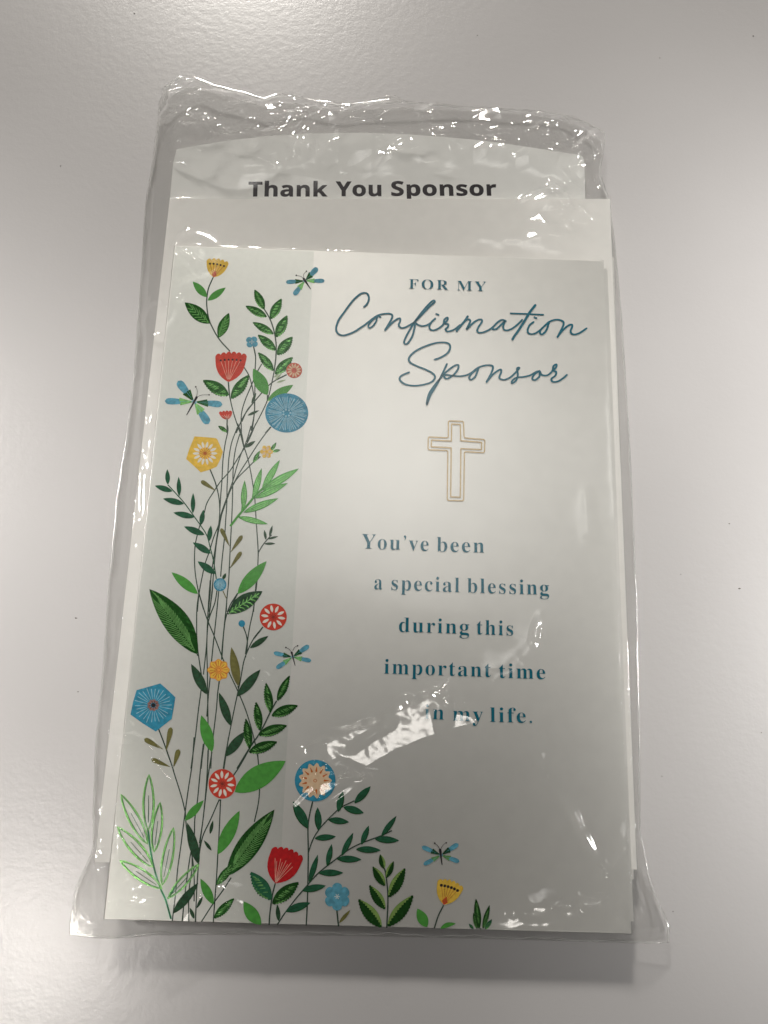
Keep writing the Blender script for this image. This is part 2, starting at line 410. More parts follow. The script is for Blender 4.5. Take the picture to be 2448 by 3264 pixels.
def butterfly(c, body, ants, wings, label):
    k = fr.k; mb = MB(); z = lift()
    wz = [lift() for _ in range(9)]
    q = [fr(p) for p in body]
    bz = lift()
    strip(mb, spline([q[0], ((q[0][0]+q[1][0])/2, (q[0][1]+q[1][1])/2), q[1]], 5), lambda s: 7.0 * (1.1 - .75 * s) * (k / .36) ** .3, bz, 0)
    fan(mb, q[0], ring(q[0], 3.6, n=10), bz + 5e-7, 0)
    for a_ in ants:
        p = [fr(x) for x in a_]; strip(mb, spline(p, 5), 1.3, bz + 8e-7, 0, cap=False); fan(mb, p[-1], ring(p[-1], 2.6, n=8), bz + 9e-7, 0)
    o = mb.build('printed_butterfly', K_BLACK, FRONT); o['label'] = label
    cc = np.array(fr(c))
    for i, (t, w_) in enumerate(wings):
        t = np.array(fr(t)); w_ *= k; m = MB(); a1, a2, mid, nn, d, L = leaf_pts(cc, t, w_, 'club', n=16)
        n = 17; m.add([at(*p, wz[i]) for p in a1] + [at(*p, wz[i]) for p in mid] + [at(*p, wz[i]) for p in a2], [(j, j+1, n+j+1, n+j) for j in range(16)] + [(n+j, n+j+1, 2*n+j+1, 2*n+j) for j in range(16)], 0)
        z2 = wz[4 + i]
        for s_ in (-.55, -.2, .2, .55):
            e = cc + d * L * (.45 + .06 * random.random()) + nn * w_ * s_ * 1.25
            strip(m, [tuple(cc + (e - cc) * .2), tuple(cc + (e - cc) * .6), tuple(e)], lambda q_: w_ * (.10 + .30 * q_), z2, 1, cap=False)
        m.build('wing', [K_SKY, F_BRIGHT if i % 2 else F_DARK], o)
    return o

# pale green band
b_ = MB(); z = lift(); b_.add([at(u, v, z) for u, v in ((560, 785.5), (1001, 801.5), (884, 2941), (336, 2926))][::-1], [(0, 1, 2, 3)])
b_.build('printed_band', BAND, FRONT)

# ---- the long bundle of stems, drawn first
fr = B
sprig([[(755,0),(765,60),(740,180),(720,330),(712,500),(700,650),(690,830)],
       [(905,200),(945,330),(975,480),(1000,650),(1010,800),(1020,950),(1030,1100),(1030,1200),(1020,1400),(1000,1560),(990,1660)],
       [(850,0),(885,90),(905,200)], [(873,83),(890,150),(910,230)],
       [(850,30),(800,160),(775,290),(765,420),(757,560),(755,700),(745,850),(735,1000),(715,1180),(700,1350)],
       [(870,90),(835,210),(815,340),(808,480),(805,650),(800,800),(795,900),(787,1050),(780,1200),(770,1400),(755,1550),(750,1660)],
       [(1010,0),(960,120),(910,215),(850,310),(780,420),(700,510),(640,600),(580,700),(555,790),(520,890),(495,980),(475,1080),(470,1200),(478,1330),(505,1480),(550,1640)],
       [(968,20),(930,150),(880,270),(840,390),(810,500),(760,640),(710,780),(680,900),(640,1000),(600,1130),(565,1230),(540,1340),(510,1500),(495,1659)],
       [(1145,30),(1080,110),(1010,210),(940,320),(870,430),(810,540),(750,670),(710,800),(685,930),(665,1040),(650,1180),(635,1350),(625,1500),(600,1659)],
       [(605,400),(650,510),(675,600),(690,700),(690,830),(660,1050),(640,1180),(615,1350),(608,1500),(590,1660)],
       [(1050,290),(990,340),(920,410),(850,480),(800,560),(755,670),(700,830)]], 'long dark stems running up the left half of the card', 3.6)
fr = A
sprig([[(1000,565),(1050,650),(1085,750),(1105,860),(1105,980),(1090,1110),(1065,1230),(1030,1370),(960,1520),(885,1660),(850,1740)],
       [(905,885),(925,980),(922,1090),(920,1200),(918,1350),(915,1480),(895,1640)],
       [(820,1075),(865,1150),(895,1250),(915,1380),(912,1500),(885,1640)],
       [(980,1050),(930,1140),(880,1260),(830,1380),(800,1500),(800,1660)],
       [(1200,1145),(1110,1190),(1030,1250),(950,1340),(870,1440),(810,1530),(755,1660)],
       [(985,1300),(900,1400),(850,1460),(805,1560)],
       [(685,1210),(695,1320),(730,1480),(790,1659),(808,1700)], [(675,1540),(673,1660)], [(1060,1605),(1010,1660)]], None, 3.6)
fr = C
sprig([[(1125,115),(1060,220),(1020,340),(1005,450),(990,600),(985,700)],
       [(1350,410),(1270,510),(1215,620),(1180,720),(1155,860),(1130,980),(1100,1120),(1070,1270),(1045,1400),(1015,1560),(1000,1659)],
       [(1290,20),(1283,100),(1265,260),(1235,400),(1212,540),(1195,650)], [(1175,405),(1205,490),(1212,580),(1195,680)],
       [(785,110),(850,320),(920,490),(1000,700),(1060,830),(1130,980),(1200,1150),(1260,1350),(1300,1530),(1312,1640)],
       [(785,110),(768,250),(765,400),(770,560),(790,720),(808,850),(805,960),(780,1150),(755,1370),(730,1550),(715,1660)],
       [(945,90),(925,200),(880,320),(862,420),(850,600),(825,830)], [(960,95),(940,300),(915,530),(900,680),(885,850),(870,1000),(855,1200)],
       [(885,0),(870,200),(860,400),(855,600),(860,800),(862,1000),(865,1200),(868,1500),(860,1660)],
       [(910,0),(890,200),(872,330)], [(1030,200),(1012,370),(1000,500),(988,690)],
       [(965,885),(950,1000),(940,1130),(920,1300),(900,1480),(890,1659)], [(833,1430),(815,1560),(805,1660)]], None, 3.8)
fr = D
sprig([[(945,0),(930,200),(900,400),(870,620),(845,820),(820,1000),(805,1180),(780,1388)],
       [(1015,50),(995,220),(970,480),(950,620),(945,750),(915,900),(880,1150),(855,1390)],
       [(1050,100),(1045,250),(1030,450),(1010,640),(985,800)],
       [(1080,110),(1050,300),(1015,600),(990,800),(975,1000),(965,1150),(955,1396)],
       [(780,222),(800,290),(850,450),(878,565)],
       [(878,560),(890,700),(930,900),(945,1050),(945,1240)], [(930,900),(928,1000),(905,1180),(905,1393)],
       [(1205,0),(1170,240)], [(1400,20),(1300,200),(1235,300)], [(1135,470),(1070,620),(1010,750),(980,900)],
       [(1145,470),(1135,700),(1125,870),(1115,1050),(1100,1250),(1090,1400)], [(1425,130),(1435,250),(1440,380),(1430,500),(1400,640)],
       [(1225,1060),(1160,1160),(1080,1270),(1000,1394)]], None, 4.0)

# ---- upper left corner
fr = A
g = sprig([[(553,285),(510,385),(495,480),(497,560),(515,660),(555,750),(610,840),(700,940)]], 'sprig with a yellow flower at its top, near the top left corner')
for b, t, w_, k in (((497,462),(372,325),34,'light'), ((503,492),(662,378),30,'light'), ((522,695),(300,508),58,'hatch'), ((598,820),(692,600),46,'hatch')): leaf(g, b, t, w_, k)
tulip(g, (555,287), (494,140), (688,172), 5, K_YEL, 'long', True, K_RED, dip=.10)
g = sprig([[(1000,565),(1050,650),(1085,750),(1105,860),(1105,980),(1090,1110)]], 'branch of glossy serrated leaves, upper left of the card')
for b, t, w_ in (((1003,570),(918,395),36),((1025,635),(838,538),34),((1085,785),(900,682),33),((1105,930),(948,792),38),((1085,1110),(950,948),36),
                 ((1055,655),(1152,475),40),((1105,815),(1203,622),42),((1115,970),(1250,810),45),((1095,1140),(1252,990),42)): leaf(g, b, t, w_, 'serr')
g = sprig([[(905,885),(925,980)]], 'small pale blue four petal flower')
disc(g, (893,857), 58, 54, K_SKY, rays=4, raymat=K_CREAM, rr=(.05, .4), f=lambda t: .62 + .38 * abs(math.cos(2 * t - 1.35)) ** .6)
g = sprig([[(1200,1145),(1110,1190)]], 'small round salmon flower beside the serrated branch')
for b, t in (((1095,1195),(1160,1130)),((1110,1215),(1195,1190)),((1085,1170),(1130,1140))): leaf(g, b, t, 8, 'pale')
disc(g, (1265,1108), 70, 68, K_CORAL, 12, K_PEACH, (.28,.92), .11, core=K_CORAL, rot=.2, extra=lambda mb, c, rx, ry: strip(mb, ring(c, rx*.22, n=14), 1.5, lift(), 3, closed=True))
g = sprig([[(1030,1325),(1030,1375)]], 'light green leaves left of the big blue disc')
leaf(g, (1030,1325), (905,1092), 58, 'light'); leaf(g, (1030,1375), (1257,1235), 40, 'half')
leaf(g, (890,1400), (930,1305), 12, 'dark'); leaf(g, (855,1505), (957,1460), 12, 'dark')
g = sprig([[(1060,1605),(1045,1620)]], 'large round turquoise flower with fine white rays')
def dots6(mb, c, rx, ry):
    z = lift()
    for i in range(7):
        t = i * 2 * math.pi / 7; p = (c[0] + .17 * rx * math.cos(t), c[1] + .17 * ry * math.sin(t)); fan(mb, p, ring(p, rx * .05, n=8), z, 2)
disc(g, (1200,1483), 190, 173, K_BLUE, rays=54, raymat=K_LBLUE, rr=(.24, .9), extra=dots6)
g = sprig([[(685,1210),(695,1320),(705,1370)]], 'coral red tulip with dark dots')
leaf(g, (690,1325), (462,1193), 52, 'serr'); leaf(g, (708,1355), (868,1145), 46, 'serr')
tulip(g, (685,1210), (570,985), (848,985), 6, K_RED, 'long', True, None, dip=.09, bulge=.34)
g = sprig([[(675,1540),(673,1640)]], 'tiny coral flower under the left butterfly')
leaf(g, (672,1645), (597,1597), 18, 'serr')
tulip(g, (675,1542), (602,1485), (720,1475), 4, K_RED, 'long', False, None, dip=.05)
butterfly((385,1385), [(405,1345),(318,1500)], [[(405,1345),(412,1290),(398,1252)],[(405,1345),(450,1325),(516,1323)]],
          [((240,1200),46),((124,1378),38),((634,1408),38),((512,1580),48)], 'largest butterfly, at the left edge beside the coral tulip')
butterfly((1360,318), [(1350,300),(1410,390)], [[(1350,300),(1325,280),(1284,270)],[(1350,300),(1350,260),(1373,234)]],
          [((1192,330),25),((1262,445),30),((1472,202),32),((1535,318),25)], 'butterfly at the top, right of the serrated branch')
# ---- middle
fr = B
g = sprig([[(605,400),(650,510),(675,600)]], 'yellow five sided flower with cream petals')
leaf(g, (658,592), (526,505), 26, 'olive')
disc(g, (563,262), 158, 150, K_YEL, 14, K_CREAM, (.28,.70), .075, 14, K_BURN, (.02,.36), shape=[(470,113),(570,120),(658,128),(672,140),(720,250),(700,310),(665,380),(600,408),(525,430),(460,370),(396,312),(425,220)], core=K_BURN)
g = sprig([[(1050,290),(990,340)]], 'tiny yellow star flower with dark leaves')
leaf(g, (985,345), (1045,240), 17, 'serr'); leaf(g, (1140,245), (1190,166), 15, 'serr'); leaf(g, (1160,245), (1227,232), 13, 'serr'); leaf(g, (915,212), (1007,153), 16, 'dark')
disc(g, (1105,248), 58, 60, K_YEL, 5, K_PEACH, (.2,.8), .2, f=lambda t: .68 + .32 * abs(math.cos(3 * t)) , core=K_ORA)
fr = B
g = sprig([[(755,60),(755,80)]]); leaf(g, (757,72), (680,20), 17, 'serr')
g = sprig([[(235,540),(300,610),(380,700),(460,810),(525,900),(580,990),(610,1100),(635,1200),(655,1320),(662,1370)]], 'sprig of narrow matt deep green leaves at the left edge', 3.4, K_DTEAL)
for b, t, w_ in (((235,538),(230,403),21),((275,597),(120,548),25),((335,640),(330,470),20),((378,708),(192,662),27),((455,790),(458,612),20),((470,825),(283,785),27),
                 ((525,895),(550,760),22),((558,980),(378,908),29),((595,1040),(615,898),22),((615,1145),(455,1048),30),((655,1325),(498,1215),32)): leaf(g, b, t, w_, 'teal')
g = sprig([[(785,905),(850,820),(910,750),(960,690),(1000,640),(1070,575),(1120,540)],[(890,770),(897,700),(900,660)],[(985,650),(1000,560),(1020,500)]], 'bright foil fern of long pointed leaves right of the stems', 7, K_LIGHT)
for b, t, w_ in (((900,765),(912,500),27),((985,665),(1062,393),28),((1065,580),(1222,320),30),((1060,590),(1390,397),36),((1000,660),(1292,524),32),((900,785),(1210,658),32),((850,822),(1117,886),26)): leaf(g, b, t, w_, 'line')
g = sprig([[(780,1270),(781,1260)]], 'pair of olive leaf clubs on the middle stem')
leaf(g, (780,1085), (702,922), 25, 'olive'); leaf(g, (788,1135), (892,985), 25, 'olive'); leaf(g, (783,1275), (884,1128), 25, 'olive')
g = sprig([[(1030,1140),(1080,1060),(1150,980)]], 'small dark twig right of the stems', 3.2)
for b, t, w_ in (((1100,1025),(1085,938),12),((1130,995),(1157,898),12),((1115,1018),(1208,994),10),((1085,1060),(1182,1057),11)): leaf(g, b, t, w_, 'dark')
g = sprig([[(850,1495),(800,1600),(770,1659)]]); leaf(g, (500,1502), (268,1311), 42, 'light'); leaf(g, (850,1502), (1105,1213), 55, 'light')
g = sprig([[(720,1475),(750,1540)]], 'small round blue flower on the stems', 3, K_OLIVE); leaf(g, (718,1375), (746,1320), 14, 'dark')
disc(g, (695,1420), 56, 57, K_BLUE, rays=22, raymat=K_LBLUE, rr=(.05,.85))
# ---- lower middle
fr = C
g = sprig([[(770,650),(775,665)]], 'largest dark leaf with foil veins at the left edge'); leaf(g, (772,652), (348,76), 112, 'hatch', asym=.18)
g = sprig([[(1045,290),(1040,300)]], 'dark leaf with foil ribs'); leaf(g, (1045,292), (1346,95), 68, 'ribs', asym=.1)
g = sprig([[(1350,410),(1270,510)]], 'round coral flower with white petals, right of the stems')
leaf(g, (1235,597), (1397,490), 25, 'dark')
disc(g, (1440,322), 120, 118, K_RED, 10, K_CREAM, (.35,.9), .105, core=K_DOT, rot=.15, rays=10, raymat=K_DOT, rr=(.02,.25))
g = sprig([[(1175,405),(1185,430)]], 'tiny teal bud on a thin stem'); disc(g, (1163,380), 29, 30, K_BLUE)
g = sprig([[(1130,930),(1132,950)]]); leaf(g, (1132,932), (1072,588), 40, 'brown', asym=0)
g = sprig([[(965,885),(960,920)]], 'orange scalloped flower on the stems')
disc(g, (958,790), 100, 98, K_ORA, 8, K_YEL, (.3,.95), .16, 16, K_BURN, (.25,.8), f=lambda t: .93 + .07 * math.cos(8 * t), extra=dots6)
g = sprig([[(1125,1020),(1130,1000)]], 'muted dark leaves along the lower stems')
for b, t, w_ in (((855,1005),(717,736),42),((1125,1022),(1327,786),42),((1065,1282),(962,988),38),((1020,1552),(1195,1330),42)): leaf(g, b, t, w_, 'muted')
leaf(g, (902,1512), (806,1188), 52, 'light')
g = sprig([[(430,1310),(480,1440),(515,1540),(550,1640)]], 'blue six sided flower with fine rays at the left edge')
for b, t, w_ in (((495,1505),(540,1293),30),((472,1490),(303,1396),30),((562,1645),(608,1488),30),((535,1645),(365,1575),28)): leaf(g, b, t, w_, 'olive')
def core_pet(mb, c, rx, ry):
    z = lift()
    for i in range(9):
        t = i * 2 * math.pi / 9; p = (c[0] + .2 * rx * math.cos(t), c[1] + .2 * ry * math.sin(t)); fan(mb, p, ring(p, rx * .085, n=8), z, 1)
    z = lift()
    for i in range(9):
        t = i * 2 * math.pi / 9 + .2; strip(mb, [c, (c[0] + .22 * rx * math.cos(t), c[1] + .22 * ry * math.sin(t))], 1.5, z, 3, cap=False)
disc(g, (383,1100), 190, 185, K_BLUE, pmat=ink('dusty_rose_ink', (.33, .17, .15)), rays=26, raymat=K_LBLUE, rr=(.3, .86), shape=[(445,908),(515,970),(578,1030),(562,1130),(545,1222),(470,1280),(405,1332),(290,1260),(182,1182),(205,1070),(236,967),(340,938)], core=K_BLACK, extra=core_pet)
g = sprig([[(1470,1060),(1420,1150),(1330,1330),(1230,1480),(1120,1659)]], 'lower branch of glossy serrated leaves right of the stems', 4.4)
for b, t, w_ in (((1475,1060),(1583,838),34),((1420,1165),(1378,902),36),((1425,1190),(1656,1100),44),((1325,1325),(1290,1070),36),((1310,1360),(1560,1276),45),((1235,1485),(1200,1216),36),((1225,1512),(1474,1420),46)): leaf(g, b, t, w_, 'serr')
fr = H
butterfly((715,1365), [(700,1275),(770,1540)], [[(695,1270),(650,1210),(582,1173)],[(720,1240),(760,1170),(820,1138)]],
          [((330,1280),58),((385,1600),62),((1055,1130),66),((1100,1445),60)], 'butterfly in the middle of the card, below the coral flower')
# ---- bottom left
fr = D
g = sprig([[(1135,470),(1140,480)]], 'round coral flower with white petals in the lower stems')
leaf(g, (1252,415), (1637,179), 84, 'light', asym=.05)
disc(g, (1158,352), 104, 112, K_RED, 11, K_CREAM, (.36,.9), .10, core=K_DOT, rot=.1, rays=10, raymat=K_DOT, rr=(.02,.25))
g = sprig([[(878,560),(876,620)]], 'light and dark leaves among the lowest stems')
leaf(g, (876,630), (1017,476), 30, 'light'); leaf(g, (1125,885), (1288,555), 50, 'light'); leaf(g, (980,962), (893,645), 36, 'muted')
leaf(g, (1065,732), (1088,628), 13, 'dark'); leaf(g, (1077,857), (1019,778), 12, 'dark')
leaf(g, (787,1332), (976,1100), 34, 'muted'); leaf(g, (1090,1262), (993,1068), 34, 'light'); leaf(g, (1095,1367), (1245,1216), 32, 'serr')
leaf(g, (965,1292), (1010,1203), 12, 'dark'); leaf(g, (945,1372), (913,1288), 14, 'dark')
g = sprig([[(1115,1115),(1140,1080)]], 'large dark leaf with foil veins, lower middle'); leaf(g, (1190,1050), (1552,546), 84, 'hatch'); leaf(g, (1113,1118), (1245,950), 32, 'hatch')
g = sprig([[(770,1372),(730,1230),(690,1140),(640,980),(610,820),(595,690)],[(745,1220),(790,1150),(820,1090)]], 'fern of outlined foil leaves at the bottom left corner', 5.5, F_TEAL)
for b, t, w_ in (((597,700),(604,283),40),((592,805),(393,433),40),((642,865),(688,493),36),((632,980),(366,678),44),((705,1115),(789,683),38),((700,1142),(386,932),40),((750,1215),(981,958),30)): leaf(g, b, t, w_, 'open')
# ---- bottom middle
fr = E
g = sprig([[(682,565),(655,680),(640,800),(643,1000),(640,1250),(635,1450),(625,1658)]], 'large blue disc with a peach rosette on a thin stem')
leaf(g, (640,802), (508,565), 44, 'shade')
def rosette(mb, c, rx, ry):
    fan(mb, c, ring(c, rx * .82, ry * .86, 72, lambda t: .90 + .10 * math.cos(13 * t)), lift(), 1); z = lift()
    for i in range(13):
        t = i * 2 * math.pi / 13; d = np.array([math.cos(t) * rx, math.sin(t) * ry]); cc = np.array(c)
        strip(mb, [tuple(cc + d * .46), tuple(cc + d * .54), tuple(cc + d * .66)], lambda q: 6.5 * (1 - .7 * q), z, 2)
    z = lift()
    for i in range(8):
        t = i * 2 * math.pi / 8; p = (c[0] + .07 * rx * math.cos(t), c[1] + .07 * ry * math.sin(t)); fan(mb, p, ring(p, 1.6, n=6), z, 3)
disc(g, (704,382), 180, 184, K_BLUE, pmat=K_PEACH, raymat=K_BURN, extra=rosette)
g = sprig([[(640,1030),(680,910),(740,810),(830,710),(930,620),(1050,560)]], 'upper dark green sprig beside the blue disc', 3.6)
for b, t, w_ in (((735,820),(725,617),31),((700,890),(887,875),28),((820,725),(1003,748),30),((905,655),(948,475),30),((955,615),(1133,668),33),((1050,580),(1193,432),32)): leaf(g, b, t, w_, 'shade')
g = sprig([[(370,1652),(430,1560),(520,1440),(630,1310),(740,1190),(880,1080),(1000,990),(1120,930),(1280,870),(1380,822)]], 'long dark green sprig arching to the right', 4)
for b, t, w_ in (((650,1280),(728,1033),25),((735,1195),(952,1195),30),((808,1135),(850,941),25),((895,1070),(1113,1078),31),((935,1045),(1040,841),25),((1065,985),(1283,996),30),((1110,945),(1177,778),25),((1230,895),(1445,911),31),((1285,875),(1421,693),24),((588,1350),(798,1308),32),((445,1535),(662,1458),36)): leaf(g, b, t, w_, 'shade')
g = sprig([[(352,1288),(325,1400),(305,1550),(298,1654)]], 'crimson tulip at the bottom of the card')
leaf(g, (318,1432), (138,1186), 62, 'tealfoil'); leaf(g, (325,1467), (556,1275), 56, 'serr'); leaf(g, (382,1622), (370,1473), 20, 'dark')
leaf(g, (225,1653), (72,1447), 56, 'light', bend=.03)
tulip(g, (352,1288), (320,985), (596,1075), 6, K_DRED, 'short', False, None, dip=.12, bulge=.36)
g = sprig([[(895,1525),(910,1668)]], 'pale blue six petal flower at the bottom', 5)
leaf(g, (915,1637), (1013,1523), 16, 'brown')
disc(g, (898,1405), 116, 122, K_SKY, 6, K_SKY, (.1,.8), .18, rays=6, raymat=K_CREAM, rr=(.02,.2), f=lambda t: .74 + .26 * abs(math.cos(3 * (t - math.pi / 2 ))) ** .55)
g = sprig([[(1335,1680),(1345,1400),(1325,1200),(1310,1150)]], 'two tone green fern with serrated leaves at the bottom', 4.4)
for b, t, w_ in (((1310,1160),(1278,1033),27),((1330,1240),(1395,1093),27),((1320,1310),(1212,1140),38),((1352,1410),(1496,1153),48),((1322,1515),(1182,1303),44),((1290,1675),(1086,1427),56),((1343,1667),(1567,1393),56)): leaf(g, b, t, w_, 'moss')
# ---- bottom right
fr = F
butterfly((287,600), [(282,570),(293,655)], [[(282,570),(268,545),(250,530)],[(284,568),(300,540),(318,528)]],
          [((174,550),18),((184,657),17),((390,534),19),((395,640),18)], 'butterfly at the bottom right, above the yellow flower')
g = sprig([[(302,895),(270,960),(248,1030)]], 'yellow flower at the bottom right', 4)
leaf(g, (205,1024), (148,915), 31, 'light'); leaf(g, (283,1032), (374,1003), 14, 'light', bend=-.08)
tulip(g, (303,892), (267,752), (418,800), 6, K_YEL, 'long', True, K_RED, dip=.12)
g = sprig([[(520,1030),(521,1036)]], 'tuft of pointed green leaves, rightmost plant on the card')
for b, t, w_, k in (((512,1034),(493,857),19,'serr'),((532,1034),(572,894),14,'serr'),((478,1034),(452,1004),8,'tealfoil'),((545,1036),(586,978),12,'tealfoil'),((500,1034),(478,940),12,'serr')): leaf(g, b, t, w_, k)

# ---- gold cross
fr = T1
mb = MB()
for P_, w_ in (([(712,815),(792,818),(795,905),(905,914),(903,984),(797,978),(793,1238),(706,1236),(709,972),(604,968),(606,900),(712,905)], 3.4),
           ([(729,832),(775,834),(777,920),(888,929),(887,967),(778,962),(775,1219),(724,1217),(727,958),(621,952),(623,917),(728,922)], 3.6)):
    px = [fr(p) for p in P_]; n = len(px); full = []
    for i in range(n):
        a_, b_, c_ = (np.array(px[j % n]) for j in (i - 1, i, i + 1)); r = 6.0 if w_ == 3.4 else 1.2
        p0 = b_ + (a_ - b_) / np.hypot(*(a_ - b_)) * r; p1 = b_ + (c_ - b_) / np.hypot(*(c_ - b_)) * r
        for q in np.linspace(0, 1, 5): full.append(tuple((1-q)**2 * p0 + 2*q*(1-q) * b_ + q*q * p1))
    strip(mb, full, w_ * 1.15, lift(), 0, closed=True)
mb.build('printed_cross', K_GOLD, FRONT)

# ---- hand lettered words
def script(frames, name, label):
    mb = MB()
    for f_, pts, w_ in frames:
        q = spline([f_(p) for p in pts], 7); n = len(q)
        def wid(s, q=q, n=n, w_=w_):
            i = min(n - 2, int(s * (n - 1))); d = (q[i+1][0] - q[i][0], q[i+1][1] - q[i][1]); return w_ * (0.86 + 0.30 * abs(d[1]) / (math.hypot(*d) + 1e-9))
        strip(mb, q, wid, lift())
    o = mb.build(name, K_TEAL, FRONT); o['label'] = label
W_ = 5.6
script([(S1, [(405,288),(440,255),(464,195),(450,138),(408,122),(350,145),(270,220),(180,340),(110,440),(80,530),(92,590),(140,620),(200,616),(290,580),(370,530),(440,480),(510,425),(560,392),(620,372),(700,366),(738,385),(730,430),(690,500),(654,560)], W_),
        (S1, [(560,395),(495,455),(458,505),(470,535),(510,512),(545,465),(560,415),(575,395),(602,410)], 5),
        (S1, [(656,558),(720,490),(780,440),(825,422),(832,450),(815,500),(838,532),(880,532),(930,508),(1000,465),(1080,385),(1180,280),(1235,232),(1225,212),(1190,235),(1120,310),(1040,410),(985,490),(920,600),(880,690),(888,722),(920,715),(970,640),(998,545),(1010,480),(1040,497),(1090,512),(1150,500),(1190,475)], W_),
        (S1, [(1243,425),(1200,465),(1175,515),(1187,552),(1230,562),(1290,535),(1340,490),(1350,440),(1383,412),(1390,435),(1360,482),(1396,492),(1392,525),(1365,550),(1385,575),(1440,565),(1500,535)], W_),
        (S2, [(10,540),(60,500)], 5), (S2, [(150,400),(110,460),(60,520),(22,570)], 6.5), (S2, [(25,565),(75,505),(130,445),(165,435),(180,455),(160,505),(138,548),(150,540),(210,480),(270,440),(312,437),(316,465),(280,520),(262,565),(282,590),(330,587),(390,563),(440,530),(500,470),(555,440),(598,455),(590,460)], W_),
        (S2, [(445,532),(450,552),(490,545),(540,500),(588,455),(570,505),(575,550),(615,562),(680,538),(750,482),(790,440)], W_),
        (S2, [(945,268),(880,350),(820,450),(750,560),(700,630),(678,668)], 7.2), (S2, [(655,363),(850,370),(1040,380)], 5.2),
        (S2, [(925,465),(880,500),(855,560),(868,598),(910,606),(960,590),(1020,545),(1070,495),(1110,462),(1170,440),(1230,440),(1275,465),(1272,510),(1238,580),(1207,640)], W_),
        (S2, [(1085,485),(1015,550),(1000,590),(1023,610),(1065,575),(1090,525),(1105,470)], W_),
        (S2, [(1210,632),(1270,560),(1330,508),(1370,495),(1380,518),(1360,570),(1375,603),(1420,610),(1480,585),(1548,540)], W_),
        (S1, [(1255,370),(1282,380)], 5.5), (S2, [(935,410),(960,421)], 5.5)], 'script_lettering', 'handwritten style word Confirmation')
script([(S3, [(375,210),(430,190),(490,150),(512,100),(492,66),(430,58),(350,72),(240,115),(170,165),(146,208),(165,240),(220,268),(300,300),(355,330),(378,365),(350,405),(280,430),(190,440),(110,425),(66,385),(85,350),(150,322)], W_),
        (S3, [(482,250),(450,320),(400,420),(340,520),(305,608),(322,520),(365,450),(420,380),(470,325),(540,270),(582,258),(578,298),(535,350),(485,378),(458,362),(475,345),(535,352),(600,356),(660,345),(705,322),(760,280),(830,260),(885,268),(878,320),(832,408)], W_),
        (S3, [(762,288),(715,320),(680,365),(695,387),(732,360),(757,300)], W_),
        (S3, [(834,405),(890,340),(950,298),(962,318),(945,370),(985,388),(1040,367),(1090,322),(1122,283),(1100,290),(1108,345),(1092,395),(1057,418),(1062,392),(1100,368),(1160,362),(1220,347),(1270,318),(1300,310)], W_),
        (S3, [(1300,310),(1255,340),(1235,378),(1260,390),(1297,360),(1302,318),(1320,345),(1370,347),(1412,310),(1422,268),(1447,252),(1447,275),(1425,305),(1446,320),(1438,352),(1405,378),(1415,405),(1460,402),(1510,372),(1540,345)], W_)], 'script_lettering', 'handwritten style word Sponsor')

# ---- typeset words
def math_bold(s, up, lo): return ''.join(chr(up + ord(c) - 65) if c.isupper() else chr(lo + ord(c) - 97) if c.islower() else c for c in s)
def glyphs(text, sans=False, offset=0.0, space=1.0):
    body = math_bold(text, 0x1D5D4, 0x1D5EE) if sans else math_bold(text, 0x1D400, 0x1D41A)
    c = bpy.data.curves.new('lettering', 'FONT'); c.body = body; c.offset = offset; c.space_character = space; c.resolution_u = 4
    o = bpy.data.objects.new('lettering', c); COL.objects.link(o); bpy.context.view_layer.update()
    me = bpy.data.meshes.new_from_object(o.evaluated_get(bpy.context.evaluated_depsgraph_get()))
    v = np.array([x.co[:2] for x in me.vertices]); f = [list(p.vertices) for p in me.polygons]
    COL.objects.unlink(o); bpy.data.objects.remove(o); bpy.data.curves.remove(c); bpy.data.meshes.remove(me)
    return v, f

def words(frame, items, cap, name, mat, parent, z, label=None, sans=False, offset=-0.007, space=1.14, capem=0.68, aspect=None):
    mb = MB()
    for text, a_, b_ in items:
        v, f = glyphs(text, sans, offset, space); x0, x1 = v[:, 0].min(), v[:, 0].max()
        pa = at(*frame(a_), z); pb = at(*frame(b_), z); ex = (pb - pa) / (x1 - x0)
        d = (pb - pa).normalized(); up = Vector((-d.y, d.x, 0))
        hgt = (at(*frame(a_), z) - at(frame(a_)[0], frame(a_)[1] - cap * frame.k, z)).length / capem
        mb.add([pa + ex * (x - x0) + up * (y * hgt) for x, y in v], f)
    o = mb.build(name, mat, parent)
    if label: o['label'] = label
    return o
LN = 'printed_line'
words(T1, [('FOR', (503,115),(712,122)), ('MY', (757,124),(912,129))], 50, LN, K_TEAL, FRONT, lift(), 'words FOR MY in small capitals', space=1.25)
words(T2, [("You’ve", (252,246),(607,260)), ('been', (650,262),(902,269))], 78, LN, K_TEAL, FRONT, lift(), "line reading You’ve been")
words(T2, [('a', (320,462),(362,463)), ('special', (410,465),(770,478)), ('blessing', (812,480),(1245,492))], 78, LN, K_TEAL, FRONT, lift(), 'line reading a special blessing')
words(T2, [('during', (450,687),(822,699)), ('this', (862,700),(1055,707))], 78, LN, K_TEAL, FRONT, lift(), 'line reading during this')
words(T2, [('important', (372,908),(937,926)), ('time', (980,930),(1225,938))], 78, LN, K_TEAL, FRONT, lift(), 'line reading important time')
words(T2, [('in', (585,1147),(688,1152)), ('my', (735,1157),(895,1162)), ('life.', (933,1163),(1155,1169))], 78, LN, K_TEAL, FRONT, lift(), 'line reading in my life.')
words(T0, [('Thank', (22,133),(535,133)), ('You', (586,131),(882,131)), ('Sponsor', (945,129),(1625,128))], 93, LN, K_BLACK, ins, ins_z1 + 2e-5, 'bold black words Thank You Sponsor', sans=True, offset=0.012, space=1.03, capem=0.715)

